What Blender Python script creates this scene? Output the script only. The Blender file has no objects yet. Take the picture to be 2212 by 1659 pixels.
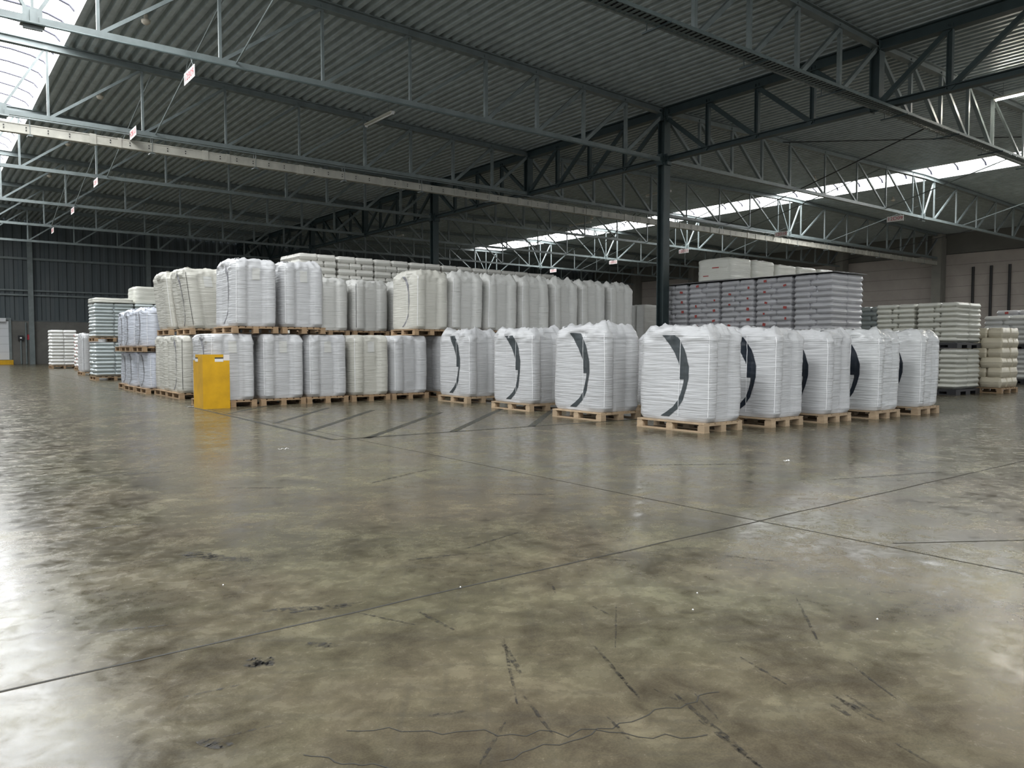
import bpy, bmesh, math, random
from mathutils import Vector, noise, Matrix

S = bpy.context.scene
C = S.collection
PI = math.pi

# ------------------------------------------------------------------ camera
cam = bpy.data.cameras.new('camera'); camo = bpy.data.objects.new('camera', cam); C.objects.link(camo)
cam.sensor_width = 36.0; cam.lens = 36.0 * 1665 / 2212; cam.clip_end = 500
_h = math.radians(52.2); _p = math.atan(79.5 / 1665)
camo.location = (0, 0, 1.1)
camo.rotation_euler = Vector((math.cos(_h) * math.cos(_p), math.sin(_h) * math.cos(_p), -math.sin(_p))).to_track_quat('-Z', 'Y').to_euler()
S.camera = camo

# ------------------------------------------------------------------ world, exposure
w = bpy.data.worlds.new('daylight'); S.world = w; w.use_nodes = True
bg = w.node_tree.nodes['Background']; bg.inputs[0].default_value = (0.90, 0.95, 1.0, 1); bg.inputs[1].default_value = 0.92
S.view_settings.view_transform = 'Standard'; S.view_settings.look = 'None'
S.view_settings.exposure = 0.42; S.view_settings.gamma = 1.0
S.view_settings.use_curve_mapping = False
SKY_STRENGTH = 9.5
try:
    S.cycles.max_bounces = 6; S.cycles.diffuse_bounces = 4; S.cycles.glossy_bounces = 3; S.cycles.transparent_max_bounces = 8
    S.cycles.sample_clamp_indirect = 8; S.cycles.use_denoising = True
except Exception:
    pass

# ------------------------------------------------------------------ materials
def mat(name, col, rough=0.6, metal=0.0, spec=0.5):
    m = bpy.data.materials.new(name); m.use_nodes = True
    b = m.node_tree.nodes['Principled BSDF']
    b.inputs['Base Color'].default_value = (*col, 1); b.inputs['Roughness'].default_value = rough
    b.inputs['Metallic'].default_value = metal; b.inputs['Specular IOR Level'].default_value = spec
    return m
def nd(m, t, **k):
    n = m.node_tree.nodes.new(t)
    for a, v in k.items():
        if hasattr(n, a): setattr(n, a, v)
    return n
def lk(m, a, b): m.node_tree.links.new(a, b)
def bsdf(m): return m.node_tree.nodes['Principled BSDF']
def coord(m, scale=(1, 1, 1), kind='Object'):
    tc = nd(m, 'ShaderNodeTexCoord'); mp = nd(m, 'ShaderNodeMapping'); mp.inputs['Scale'].default_value = scale
    lk(m, tc.outputs[kind], mp.inputs['Vector']); return mp.outputs['Vector']
def ntex(m, vec, scale, detail=4, rough=0.55, dist=0.0):
    n = nd(m, 'ShaderNodeTexNoise'); n.inputs['Scale'].default_value = scale; n.inputs['Detail'].default_value = detail
    n.inputs['Roughness'].default_value = rough; n.inputs['Distortion'].default_value = dist
    lk(m, vec, n.inputs['Vector']); return n.outputs['Fac']
def ramp(m, fac, stops):
    r = nd(m, 'ShaderNodeValToRGB'); lk(m, fac, r.inputs['Fac'])
    e = r.color_ramp.elements
    while len(e) < len(stops): e.new(0.5)
    for i, (p, c) in enumerate(stops):
        e[i].position = p; e[i].color = (*c, 1) if len(c) == 3 else c
    return r.outputs['Color']
def mixc(m, a, b, fac, mode='MIX'):
    x = nd(m, 'ShaderNodeMix'); x.data_type = 'RGBA'; x.blend_type = mode
    for s, v in ((x.inputs['Factor'], fac), (x.inputs['A'], a), (x.inputs['B'], b)):
        if isinstance(v, (int, float)): s.default_value = v
        elif isinstance(v, tuple): s.default_value = (*v, 1)
        else: lk(m, v, s)
    return x.outputs['Result']
def bump(m, h, strength, dist):
    b = nd(m, 'ShaderNodeBump'); b.inputs['Strength'].default_value = strength; b.inputs['Distance'].default_value = dist
    lk(m, h, b.inputs['Height']); lk(m, b.outputs['Normal'], bsdf(m).inputs['Normal']); return b

def steel(name, col, rough=0.5, spec=0.5):
    m = mat(name, col, rough, 0.0, spec)
    f = ntex(m, coord(m), 3.0, 5)
    c = ramp(m, f, [(0.3, tuple(x * 0.8 for x in col)), (0.7, tuple(x * 1.15 for x in col))])
    lk(m, c, bsdf(m).inputs['Base Color']); return m

def plastic_cover(name, col, rough=0.36, wr=1.0, gloss=0.0):
    m = mat(name, col, rough, 0, 0.5)
    v = coord(m, (1.6, 1.6, 34))
    f1 = ntex(m, v, 1.0, 2, 0.5, 0.35)
    v2 = coord(m, (4, 4, 85)); f2 = ntex(m, v2, 1.0, 2, 0.5, 0.4)
    ad = nd(m, 'ShaderNodeMath', operation='ADD'); lk(m, f1, ad.inputs[0])
    ml = nd(m, 'ShaderNodeMath', operation='MULTIPLY'); lk(m, f2, ml.inputs[0]); ml.inputs[1].default_value = 0.45
    lk(m, ml.outputs[0], ad.inputs[1])
    bump(m, ad.outputs[0], 0.5 * wr, 0.024)
    f3 = ntex(m, coord(m), 2.2, 4)
    c = ramp(m, f3, [(0.3, tuple(x * 0.93 for x in col)), (0.7, col)])
    lk(m, c, bsdf(m).inputs['Base Color'])
    if gloss:
        bsdf(m).inputs['Coat Weight'].default_value = gloss; bsdf(m).inputs['Coat Roughness'].default_value = 0.12
    return m
M = {}
M['cover_white'] = plastic_cover('white_bag_film', (0.55, 0.555, 0.565))
M['cover_cool'] = plastic_cover('cool_white_bag_film', (0.56, 0.59, 0.66), 0.3)
M['cover_cream'] = plastic_cover('cream_bag_film', (0.57, 0.56, 0.505), 0.4)
M['cover_grey'] = plastic_cover('grey_white_bag_film', (0.62, 0.62, 0.595), 0.4)
M['cover_shiny'] = plastic_cover('shiny_wrapped_film', (0.62, 0.63, 0.635), 0.28, 1.5, 0.5)
M['film'] = plastic_cover('film_wrap', (0.74, 0.74, 0.67), 0.3, 1.4, 0.4)
def sackmat(name, col, rough=0.4, gloss=0.2):
    m = mat(name, col, rough)
    f = ntex(m, coord(m, (8, 8, 8)), 1.0, 5, 0.6, 0.5)
    bump(m, f, 0.35, 0.02)
    oi = nd(m, 'ShaderNodeObjectInfo')
    c = ramp(m, oi.outputs['Random'], [(0.0, tuple(x * 0.88 for x in col)), (1.0, col)])
    lk(m, c, bsdf(m).inputs['Base Color'])
    bsdf(m).inputs['Coat Weight'].default_value = gloss; bsdf(m).inputs['Coat Roughness'].default_value = 0.2
    return m
M['sack_lav'] = sackmat('lavender_white_sack', (0.83, 0.83, 0.86))
M['sack_cream'] = sackmat('cream_white_sack', (0.80, 0.80, 0.73))
M['sack_blue'] = sackmat('blue_grey_sack', (0.60, 0.66, 0.67), 0.3, 0.5)
M['sack_beige'] = sackmat('beige_sack', (0.72, 0.66, 0.52))
M['sack_white'] = sackmat('white_sack', (0.90, 0.90, 0.88))
M['sack_dim'] = sackmat('grey_white_sack', (0.74, 0.73, 0.68))
M['mark_dark'] = steel('dark_print', (0.045, 0.055, 0.06), 0.45)
M['mark_navy'] = steel('navy_print', (0.012, 0.018, 0.028), 0.4)
M['mark_grey'] = steel('grey_print', (0.22, 0.22, 0.24), 0.45)
M['seam_black'] = mat('black_seam', (0.03, 0.03, 0.03), 0.5)
M['seam_white'] = mat('white_seam', (0.85, 0.85, 0.86), 0.4)
M['red_print'] = mat('red_print', (0.40, 0.06, 0.05), 0.5)
M['paper'] = mat('paper', (0.82, 0.82, 0.82), 0.5)
def wood(name, col):
    m = mat(name, col, 0.75)
    f = ntex(m, coord(m, (3, 3, 12)), 3.0, 6, 0.65, 0.7)
    oi = nd(m, 'ShaderNodeObjectInfo')
    c = ramp(m, f, [(0.25, tuple(x * 0.55 for x in col)), (0.7, col)])
    c2 = mixc(m, c, tuple(x * 0.6 for x in col), oi.outputs['Random'])
    lk(m, c2, bsdf(m).inputs['Base Color']); return m
M['wood'] = wood('pallet_wood', (0.50, 0.34, 0.20))
M['wood_pale'] = wood('pale_pallet_wood', (0.62, 0.46, 0.30))
M['black_plastic'] = mat('black_plastic', (0.01, 0.01, 0.012), 0.4)
M['truss'] = steel('grey_green_truss_paint', (0.17, 0.20, 0.20), 0.4)
M['truss_dark'] = steel('dark_truss_paint', (0.10, 0.13, 0.13), 0.5)
M['col'] = steel('dark_green_column_paint', (0.035, 0.055, 0.058), 0.5)
M['galv'] = steel('galvanised_sheet', (0.42, 0.41, 0.36), 0.45)
M['lamp'] = mat('lamp_housing', (0.62, 0.60, 0.52), 0.4)
M['yellow'] = steel('yellow_paint', (0.66, 0.36, 0.0), 0.45)
M['sign'] = mat('sign_white', (0.78, 0.74, 0.72), 0.5)
M['sign_red'] = mat('sign_red', (0.5, 0.03, 0.05), 0.5)
M['beige'] = mat('beige_plastic', (0.55, 0.5, 0.42), 0.5)
M['door'] = mat('door_panel', (0.66, 0.68, 0.70), 0.5)
M['cablegrey'] = mat('cable_black', (0.015, 0.015, 0.017), 0.6)

def emis(name, col, st):
    m = bpy.data.materials.new(name); m.use_nodes = True; nt = m.node_tree
    nt.nodes.remove(nt.nodes['Principled BSDF']); e = nt.nodes.new('ShaderNodeEmission')
    e.inputs[0].default_value = (*col, 1); e.inputs[1].default_value = st
    nt.links.new(e.outputs[0], nt.nodes['Material Output'].inputs[0]); return m
M['skylight'] = emis('skylight_panel', (0.97, 0.99, 1.0), SKY_STRENGTH)
M['tube_on'] = emis('lit_tube', (1.0, 0.95, 0.82), 170.0)

# floor
fm = mat('polished_concrete', (0.2, 0.2, 0.17), 0.3)
def build_floor_mat(m):
    v = coord(m)
    big = ntex(m, v, 0.35, 3, 0.5)
    mid = ntex(m, v, 2.2, 7, 0.68, 0.35)
    fine = ntex(m, v, 9.0, 7, 0.68, 0.4)
    grain = ntex(m, v, 140.0, 3, 0.7)
    c = ramp(m, mid, [(0.22, (0.062, 0.053, 0.041)), (0.42, (0.102, 0.090, 0.067)), (0.58, (0.150, 0.135, 0.098)), (0.85, (0.28, 0.255, 0.182))])
    c = mixc(m, c, ramp(m, fine, [(0.28, (0.45, 0.43, 0.43)), (0.70, (1.35, 1.35, 1.32))]), 0.62, 'MULTIPLY')
    hue = ntex(m, v, 0.8, 4, 0.6, 0.5)
    c = mixc(m, c, ramp(m, hue, [(0.38, (1.03, 0.99, 0.93)), (0.62, (0.98, 1.01, 0.92))]), 1.0, 'MULTIPLY')
    c = mixc(m, c, ramp(m, big, [(0.35, (0.82, 0.80, 0.78)), (0.65, (1.05, 1.06, 1.02))]), 0.8, 'MULTIPLY')
    c = mixc(m, c, ramp(m, grain, [(0.35, (0.72, 0.72, 0.72)), (0.7, (1.15, 1.15, 1.15))]), 0.6, 'MULTIPLY')
    # wheel traffic: faint long streaks in three directions
    for rot, sc, lo, hi, dk in ((0.65, (0.8, 11, 1), 0.50, 0.72, 0.45), (-0.95, (0.7, 13, 1), 0.54, 0.74, 0.40), (2.1, (1.6, 34, 1), 0.62, 0.72, 0.5)):
        tc = nd(m, 'ShaderNodeTexCoord'); mp = nd(m, 'ShaderNodeMapping'); mp.inputs['Scale'].default_value = sc
        rt = nd(m, 'ShaderNodeMapping'); rt.inputs['Rotation'].default_value = (0, 0, rot)
        lk(m, tc.outputs['Object'], rt.inputs['Vector']); lk(m, rt.outputs['Vector'], mp.inputs['Vector'])
        st = ntex(m, mp.outputs['Vector'], 1.0, 7, 0.75, 0.1)
        k = ramp(m, st, [(lo, (0, 0, 0)), (hi, (dk, dk, dk))])
        c = mixc(m, c, (0.06, 0.056, 0.048), k)
    lk(m, c, bsdf(m).inputs['Base Color'])
    rr = ramp(m, mid, [(0.3, (0.17, 0.17, 0.17)), (0.75, (0.30, 0.30, 0.30))])
    rr = mixc(m, rr, ramp(m, fine, [(0.35, (0.5, 0.5, 0.5)), (0.65, (1.5, 1.5, 1.5))]), 0.8, 'MULTIPLY')
    lk(m, rr, bsdf(m).inputs['Roughness'])
    bsdf(m).inputs['Specular IOR Level'].default_value = 0.20
    wv = ntex(m, coord(m, (1, 1, 1)), 5.0, 3, 0.5)
    bump(m, wv, 0.10, 0.01)
build_floor_mat(fm)
M['floor'] = fm
M['joint'] = mat('floor_joint', (0.03, 0.028, 0.022), 0.7)
def streaky(name, col, scale, lo, hi, rough=0.45):
    m = mat(name, col, rough)
    f = ntex(m, coord(m), scale, 6, 0.75, 0.3)
    k = ramp(m, f, [(lo, (0, 0, 0)), (hi, (1, 1, 1))])
    lk(m, k, bsdf(m).inputs['Alpha']); return m
M['scuff'] = streaky('rubber_scuff', (0.028, 0.026, 0.024), 30, 0.44, 0.68)
M['tape'] = streaky('worn_tape_line', (0.035, 0.035, 0.028), 14, 0.30, 0.45)
M['tape_y'] = streaky('worn_yellow_line', (0.30, 0.26, 0.09), 9, 0.56, 0.66)

# roof, walls
M['roof'] = steel('roof_deck', (0.42, 0.475, 0.49), 0.36, 0.7)
def cladmat():
    m = mat('wall_cladding', (0.10, 0.11, 0.11), 0.55)
    f = ntex(m, coord(m, (1, 1, 0.2)), 1.2, 3)
    c = ramp(m, f, [(0.3, (0.070, 0.090, 0.098)), (0.7, (0.10, 0.115, 0.12))]); lk(m, c, bsdf(m).inputs['Base Color']); return m
M['clad'] = cladmat()
def concmat(name, a, b):
    m = mat(name, a, 0.8)
    f = ntex(m, coord(m), 0.8, 7, 0.65, 0.5)
    c = ramp(m, f, [(0.3, a), (0.7, b)]); lk(m, c, bsdf(m).inputs['Base Color'])
    bump(m, ntex(m, coord(m), 20, 4), 0.2, 0.01); return m
M['conc'] = concmat('concrete_plinth', (0.11, 0.11, 0.10), (0.19, 0.185, 0.17))
M['panel'] = concmat('concrete_wall_panel', (0.36, 0.32, 0.29), (0.43, 0.39, 0.35))
M['conc_col'] = concmat('concrete_column', (0.17, 0.165, 0.15), (0.24, 0.23, 0.2))
M['fascia'] = concmat('dark_fascia', (0.12, 0.12, 0.105), (0.15, 0.145, 0.13))

# ------------------------------------------------------------------ helpers
def emp(name, loc, label=None, cat=None, group=None, rz=0.0):
    o = bpy.data.objects.new(name, None); C.objects.link(o); o.location = loc; o.rotation_euler = (0, 0, rz)
    o.empty_display_size = 0.1
    if label: o['label'] = label
    if cat: o['category'] = cat
    if group: o['group'] = group
    return o
def link(name, me, parent=None, loc=(0, 0, 0), rot=(0, 0, 0), sc=(1, 1, 1)):
    o = bpy.data.objects.new(name, me); C.objects.link(o)
    o.location = loc; o.rotation_euler = rot; o.scale = sc
    if parent: o.parent = parent
    return o
def tag(o, label, cat, group=None):
    o['label'] = label; o['category'] = cat
    if group: o['group'] = group
    return o
class MB:
    def __init__(s): s.v = []; s.f = []; s.mi = []; s.cur = 0
    def add(s, vs, fs):
        b = len(s.v); s.v += [tuple(v) for v in vs]
        for f in fs: s.f.append(tuple(b + i for i in f)); s.mi.append(s.cur)
    def box(s, x0, x1, y0, y1, z0, z1):
        s.add([(x0, y0, z0), (x1, y0, z0), (x1, y1, z0), (x0, y1, z0), (x0, y0, z1), (x1, y0, z1), (x1, y1, z1), (x0, y1, z1)],
              [(0, 3, 2, 1), (4, 5, 6, 7), (0, 1, 5, 4), (1, 2, 6, 5), (2, 3, 7, 6), (3, 0, 4, 7)])
    def bar(s, a, b, w, h, up=(0, 0, 1)):
        a = Vector(a); b = Vector(b); d = (b - a).normalized(); up = Vector(up)
        if abs(d.dot(up)) > 0.98: up = Vector((0, 1, 0))
        sd = d.cross(up).normalized(); u = sd.cross(d)
        vs = []
        for p in (a, b):
            for i, j in ((-1, -1), (1, -1), (1, 1), (-1, 1)): vs.append(p + sd * (i * w / 2) + u * (j * h / 2))
        s.add(vs, [(0, 1, 2, 3), (7, 6, 5, 4), (0, 4, 5, 1), (1, 5, 6, 2), (2, 6, 7, 3), (3, 7, 4, 0)])
    def ibeam(s, a, b, w, h, t=0.02, up=(0, 0, 1)):
        a = Vector(a); b = Vector(b); d = (b - a).normalized(); upv = Vector(up)
        sd = d.cross(upv).normalized(); u = sd.cross(d)
        s.bar(a + u * (h / 2 - t / 2), b + u * (h / 2 - t / 2), w, t, up)
        s.bar(a - u * (h / 2 - t / 2), b - u * (h / 2 - t / 2), w, t, up)
        s.bar(a, b, t, h - 2 * t, up)
    def tube(s, pts, r, n=8):
        pts = [Vector(p) for p in pts]; rings = []
        for i, p in enumerate(pts):
            d = (pts[min(i + 1, len(pts) - 1)] - pts[max(i - 1, 0)]).normalized()
            up = Vector((0, 0, 1)) if abs(d.z) < 0.95 else Vector((1, 0, 0))
            a = d.cross(up).normalized(); b = a.cross(d)
            rings.append([p + a * (r * math.cos(2 * PI * k / n)) + b * (r * math.sin(2 * PI * k / n)) for k in range(n)])
        vs = [q for rg in rings for q in rg]; fs = []
        for i in range(len(pts) - 1):
            for k in range(n): fs.append((i * n + k, i * n + (k + 1) % n, (i + 1) * n + (k + 1) % n, (i + 1) * n + k))
        fs.append(tuple(range(n - 1, -1, -1))); fs.append(tuple(range((len(pts) - 1) * n, len(pts) * n)))
        s.add(vs, fs)
    def mesh(s, name, mats, smooth=False):
        me = bpy.data.meshes.new(name); me.from_pydata(s.v, [], s.f)
        for m in (mats if isinstance(mats, (list, tuple)) else [mats]): me.materials.append(m)
        if any(s.mi): me.polygons.foreach_set('material_index', s.mi)
        bm = bmesh.new(); bm.from_mesh(me); bmesh.ops.recalc_face_normals(bm, faces=bm.faces); bm.to_mesh(me); bm.free()
        if smooth: me.polygons.foreach_set('use_smooth', [True] * len(me.polygons))
        me.update(); return me
    def obj(s, name, mats, parent=None, smooth=False, loc=(0, 0, 0)):
        return link(name, s.mesh(name, mats, smooth), parent, loc)
def struct(o): o['kind'] = 'structure'; return o
def ordn(i): return ['first', 'second', 'third', 'fourth', 'fifth', 'sixth', 'seventh', 'eighth', 'ninth', 'tenth', 'eleventh'][i]

# ------------------------------------------------------------------ setting
XL, XR, YB, YF = -16.0, 57.0, 59.0, -12.0
RIDGE = (1.94, 37.9); VALLEY = 19.6; WALLX = 56.6
TRY = [3.05 + 7.05 * k for k in range(8)]          # truss lines 3.05 .. 52.4
ZB = 7.22
def ztop(x):
    if x <= VALLEY:
        return 9.15 - (abs(x - RIDGE[0]) / 17.66) * 0.35
    return 9.15 - (abs(x - RIDGE[1]) / 18.3) * 0.35

# floor
mb = MB(); mb.add([(XL - 14, YF - 8, 0), (WALLX + 1, YF - 8, 0), (WALLX + 1, YB + 1, 0), (XL - 14, YB + 1, 0)], [(0, 1, 2, 3)])
def strip(pts, w, mi, z=0.0012, taper=False):
    mb.cur = mi; vs = []
    n = len(pts)
    for i, (x, y) in enumerate(pts):
        a = Vector(pts[max(i - 1, 0)]); b = Vector(pts[min(i + 1, n - 1)]); d = (b - a).normalized()
        ww = w
        if taper: ww = w * (0.25 + 0.75 * math.sin(PI * (0.08 + 0.84 * i / (n - 1))))
        vs += [(x - d.y * ww / 2, y + d.x * ww / 2, z), (x + d.y * ww / 2, y - d.x * ww / 2, z)]
    mb.add(vs, [(2 * i, 2 * i + 1, 2 * i + 3, 2 * i + 2) for i in range(n - 1)])
def sub(a, b, n, jit=0.0, sd=1):
    r = random.Random(sd); a = Vector(a); b = Vector(b); out = []
    d = (b - a); nn = Vector((-d.y, d.x)).normalized()
    for i in range(n + 1):
        out.append(tuple(a + d * (i / n) + nn * ((r.random() - 0.5) * jit if 0 < i < n else 0)))
    return out
strip(sub((-14, 3.05), (30, 2.6), 160, 0.012, 3), 0.012, 1)
strip(sub((4.18, 4.3), (4.35, -6), 40, 0.01, 4), 0.010, 1)
strip(sub((4.18, 4.3), (4.0, 30), 60, 0.01, 4), 0.008, 1)
strip(sub((4.31, 2.07), (6.6, 0.6), 20, 0.01, 5), 0.010, 1)
for y in (20.0, -6.0): strip([(-14, y), (50, y)], 0.01, 1)
for x in (-12, 20.5, 36.8): strip([(x, -12), (x, 58)], 0.01, 1)
# worn marking lines and hatching of the bay
for a, b, wd in (((4.02, 15.2), (3.91, 8.51), 0.07), ((3.91, 8.51), (8.9, 8.08), 0.07), ((4.08, 10.85), (5.9, 13.05), 0.09), ((4.05, 12.9), (5.2, 14.2), 0.08),
                 ((4.08, 9.6), (6.3, 12.1), 0.10), ((4.29, 8.4), (7.0, 11.0), 0.10), ((5.54, 8.4), (8.3, 11.0), 0.10), ((6.76, 8.28), (8.7, 10.1), 0.10)):
    strip(sub(a, b, 30, 0.012, 7), wd, 2, 0.0010); strip(sub(a, b, 30, 0.02, 9), wd * 0.55, 3, 0.0016)
strip(sub((4.02, 15.2), (4.6, 46), 60, 0.02, 7), 0.08, 3, 0.001)
# rubber scuffs
for a, b, wd in [((1.88, 1.58), (1.70, 1.10), .02), ((1.80, 1.42), (1.71, 1.12), .012), ((2.21, 1.26), (2.17, 1.14), .018), ((2.26, 1.25), (2.22, 1.08), .02), ((2.28, 1.28), (2.2, 1.12), .016), ((2.30, 1.24), (2.25, 1.12), .012),
                 ((2.13, 1.02), (2.09, .88), .010), ((1.95, 2.02), (1.77, 1.63), .014), ((1.90, 1.9), (1.76, 1.62), .010), ((3.03, 1.87), (2.61, 1.51), .012),
                 ((1.14, 4.21), (1.35, 3.92), .09), ((1.10, 4.3), (1.22, 4.1), .12), ((1.12, 3.14), (1.44, 2.97), .05), ((1.2, 3.05), (1.5, 2.99), .03), ((1.63, 2.74), (1.63, 2.47), .02),
                 ((2.3, 2.66), (2.24, 2.57), .012), ((1.71, 2.27), (1.58, 1.98), .022), ((1.73, 2.28), (1.44, 1.83), .012), ((.64, 2.51), (.81, 2.49), .014),
                 ((1.18, 1.93), (1.29, 1.89), .02), ((1.49, 1.86), (1.4, 1.61), .012), ((2.29, 1.63), (2.22, 1.4), .012), ((2.55, 1.37), (2.4, 1.13), .012),
                 ((.62, 2.19), (.83, 2.15), .01), ((2.3, 3.43), (2.81, 3.56), .02), ((1.41, 2.91), (1.54, 2.61), .014), ((.59, 5.28), (1.15, 5.15), .03),
                 ((2.36, 2.31), (2.0, 1.96), .008), ((2.25, 2.34), (2.23, 2.21), .014), ((1.99, 3.44), (2.31, 3.36), .03), ((1.85, 1.64), (1.85, 1.51), .01),
                 ((1.93, 1.54), (1.84, 1.37), .008), ((1.15, 1.62), (1.34, 1.76), .012), ((.88, 2.66), (.96, 2.6), .09), ((.6, 2.2), (.66, 2.12), .05), ((1.12, 2.69), (1.2, 2.6), .05),
                 ((2.9, 5.6), (3.6, 5.9), .05), ((1.9, 6.1), (2.3, 5.8), .04), ((5.2, 5.0), (6.4, 4.2), .05), ((6.0, 3.4), (7.2, 3.0), .05), ((1.0, 7.4), (1.8, 7.2), .06),
                 ((3.4, 4.6), (3.8, 4.3), .025), ((2.7, 3.0), (2.9, 2.7), .012), ((3.3, 2.6), (3.5, 2.2), .014), ((1.25, 1.5), (1.3, 1.35), .02), ((1.6, 1.6), (1.55, 1.45), .012), ((.5, 3.3), (.8, 3.2), .02)]:
    strip(sub(a, b, 14, wd * 0.25, int(a[0] * 991)), wd, 4, 0.0014, True)
# hairline cracks
def crack(a, b, n, amp, sd): strip(sub(a, b, n, amp, sd), 0.004, 1, 0.001)
crack((.95, 2.0), (1.75, 1.35), 26, .05, 11); crack((.8, 1.95), (.95, 1.75), 10, .03, 12); crack((1.2, 1.6), (2.0, 1.5), 22, .04, 13)
floor = mb.obj('floor', [M['floor'], M['joint'], M['tape'], M['tape_y'], M['scuff']]); struct(floor)

# corrugated roof deck
mb = MB()
def deck(x0, x1, y0, y1):
    p = 0.28; n = max(1, round((x1 - x0) / p)); p = (x1 - x0) / n
    prof = []
    for i in range(n):
        b = x0 + i * p
        prof += [(b, 0.0), (b + p * .38, 0.0), (b + p * .50, .15), (b + p * .88, .15)]
    prof.append((x1, 0.0))
    vs = []
    for x, z in prof:
        zz = ztop(x) + 0.085 + z
        vs += [(x, y0, zz), (x, y1, zz)]
    mb.add(vs, [(2 * i, 2 * i + 1, 2 * i + 3, 2 * i + 2) for i in range(len(prof) - 1)])
HWS = (1.5, 1.36)
YS = 52.2
for (a, b) in ((XL, RIDGE[0] - HWS[0]), (RIDGE[0] + HWS[0], RIDGE[1] - HWS[1]), (RIDGE[1] + HWS[1], WALLX)):
    deck(a, b, YF, YB)
for i in (0, 1): deck(RIDGE[i] - HWS[i], RIDGE[i] + HWS[i], YS, YB)
struct(mb.obj('ceiling', M['roof']))

# skylights
for n, rx in enumerate(RIDGE):
    root = emp('window_%d' % (n + 1), (rx, 20, ztop(rx) + .08)); root['kind'] = 'structure'
    HW = HWS[n]; zc = 0.26; mb = MB()
    for sgn in (-1, 1):
        mb.box(min(sgn * HW, sgn * (HW + .06)), max(sgn * HW, sgn * (HW + .06)), YF - 20, YS - 20, -.02, zc)
    mb.box(-HW, HW, YS - 20, YS - 20 + .06, -.02, zc + .35)
    c = mb.obj('skylight_curb', mat('curb_white', (0.88, 0.88, 0.88), .5), root); c['kind'] = 'structure'
    arch = [(HW * math.cos(PI - PI * k / 8), zc + .34 * math.sin(PI * k / 8)) for k in range(9)]
    mb = MB(); mb.add([v for x, z in arch for v in ((x, YF - 20, z), (x, YS - 20, z))], [(2 * i, 2 * i + 2, 2 * i + 3, 2 * i + 1) for i in range(8)])
    c = mb.obj('skylight_pane', M['skylight'], root); c['kind'] = 'structure'
    mb = MB(); y = YF - 20 + .6
    while y < YS - 20:
        for k in range(8): mb.bar((arch[k][0] * .985, y, arch[k][1] - .03), (arch[k + 1][0] * .985, y, arch[k + 1][1] - .03), .08, .03)
        y += 1.2
    c = mb.obj('glazing_bar', mat('glazing_bar_grey', (0.04, 0.04, 0.06), .6), root); c['kind'] = 'structure'

# back wall: plinth, corrugated cladding, rails, columns
mb = MB(); mb.box(XL, WALLX, YB, YB + .25, 0, 2.83); struct(mb.obj('wall_back', M['conc']))
mb = MB(); p = .5; x = XL; prof = []
while x < WALLX:
    prof += [(x, 0), (x + .2, 0), (x + .25, .06), (x + .45, .06)]; x += p
mb.add([v for a, d in prof for v in ((a, YB + .02 + d, 2.83), (a, YB + .02 + d, 9.6))], [(2 * i, 2 * i + 1, 2 * i + 3, 2 * i + 2) for i in range(len(prof) - 1)])
mb.box(XL, WALLX, YB - .02, YB + .1, 2.78, 2.86)
struct(mb.obj('wall_back_cladding', M['clad']))
for i, z in enumerate((4.42, 4.72, 6.75)):
    mb = MB(); mb.box(XL, WALLX, YB - .13, YB - .01, z, z + (.10 if i != 2 else .14)); struct(mb.obj('trim_%d' % (i + 1), M['truss']))
for k in range(-2, 8):
    mb = MB(); x = 6.1 + 7.1 * k
    mb.ibeam((x, YB - .28, 0), (x, YB - .28, 8.9), .28, .28, .03, (0, 1, 0))
    o = mb.obj('steel_column', M['truss'], loc=(0, 0, 0))
    tag(o, ('grey steel wall column beside the white door at the back wall' if k == 0 else 'grey steel wall column on the back wall, %s from the white door' % ordn(max(k, 0)) if k > 0 else
            'grey steel wall column on the back wall left of the white door, %s one' % ('near' if k == -1 else 'far')), 'column', 'steel columns along the back wall')
# door in the back wall with yellow threshold
dr = emp('door_1', (3.4, YB - .05, 0)); dr['kind'] = 'structure'
mb = MB()
for j in range(5): mb.box(-1.45, 1.45, -.05, .0, .3 + j * .5, .3 + j * .5 + .49)
mb.obj('door_panel', M['door'], dr)
mb = MB(); mb.box(-1.55, -1.45, -.12, .02, 0, 2.95); mb.box(1.45, 1.6, -.12, .02, 0, 2.95); mb.box(-1.6, 1.6, -.14, .02, 2.82, 2.98)
mb.obj('door_frame', M['truss'], dr)
mb = MB(); mb.box(-1.6, 1.3, -.3, -.1, 2.72, 2.95); mb.obj('shutter_box', M['door'], dr)
mb = MB(); mb.box(-1.3, 1.62, -.6, -.14, 0, .28)
o = tag(mb.obj('door_threshold', M['yellow'], loc=(3.4, YB - .05, 0)), 'yellow painted block at the foot of the white door', 'threshold block')
root = emp('switch_post', (5.35, YB - .1, 0), 'grey conduit with a small switch box on the wall beside the white door', 'conduit')
mb = MB(); mb.tube([(.15, 0, .02), (.15, 0, 1.6)], .05); mb.tube([(.45, 0, .02), (.45, 0, 2.7)], .05); mb.obj('conduit_pipe', M['truss'], root)
mb = MB(); mb.box(.0, .3, -.08, .05, 1.55, 1.85); mb.obj('switch_box', M['cablegrey'], root)
mb = MB(); mb.box(.1, .2, -.1, -.07, 1.65, 1.75); mb.obj('switch_face', M['paper'], root)
mb = MB(); mb.box(5.7, 5.95, YB - .35, YB - .32, 1.55, 1.88)
mb = MB(); mb.box(-.13, .13, -.03, 0, -.17, .17)
o = tag(mb.obj('warning_sign', M['sign_red'], loc=(6.0, YB - .0, 1.75)), 'small red sign on the concrete plinth between switch and column', 'sign')
o.location.x = 5.98

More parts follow.
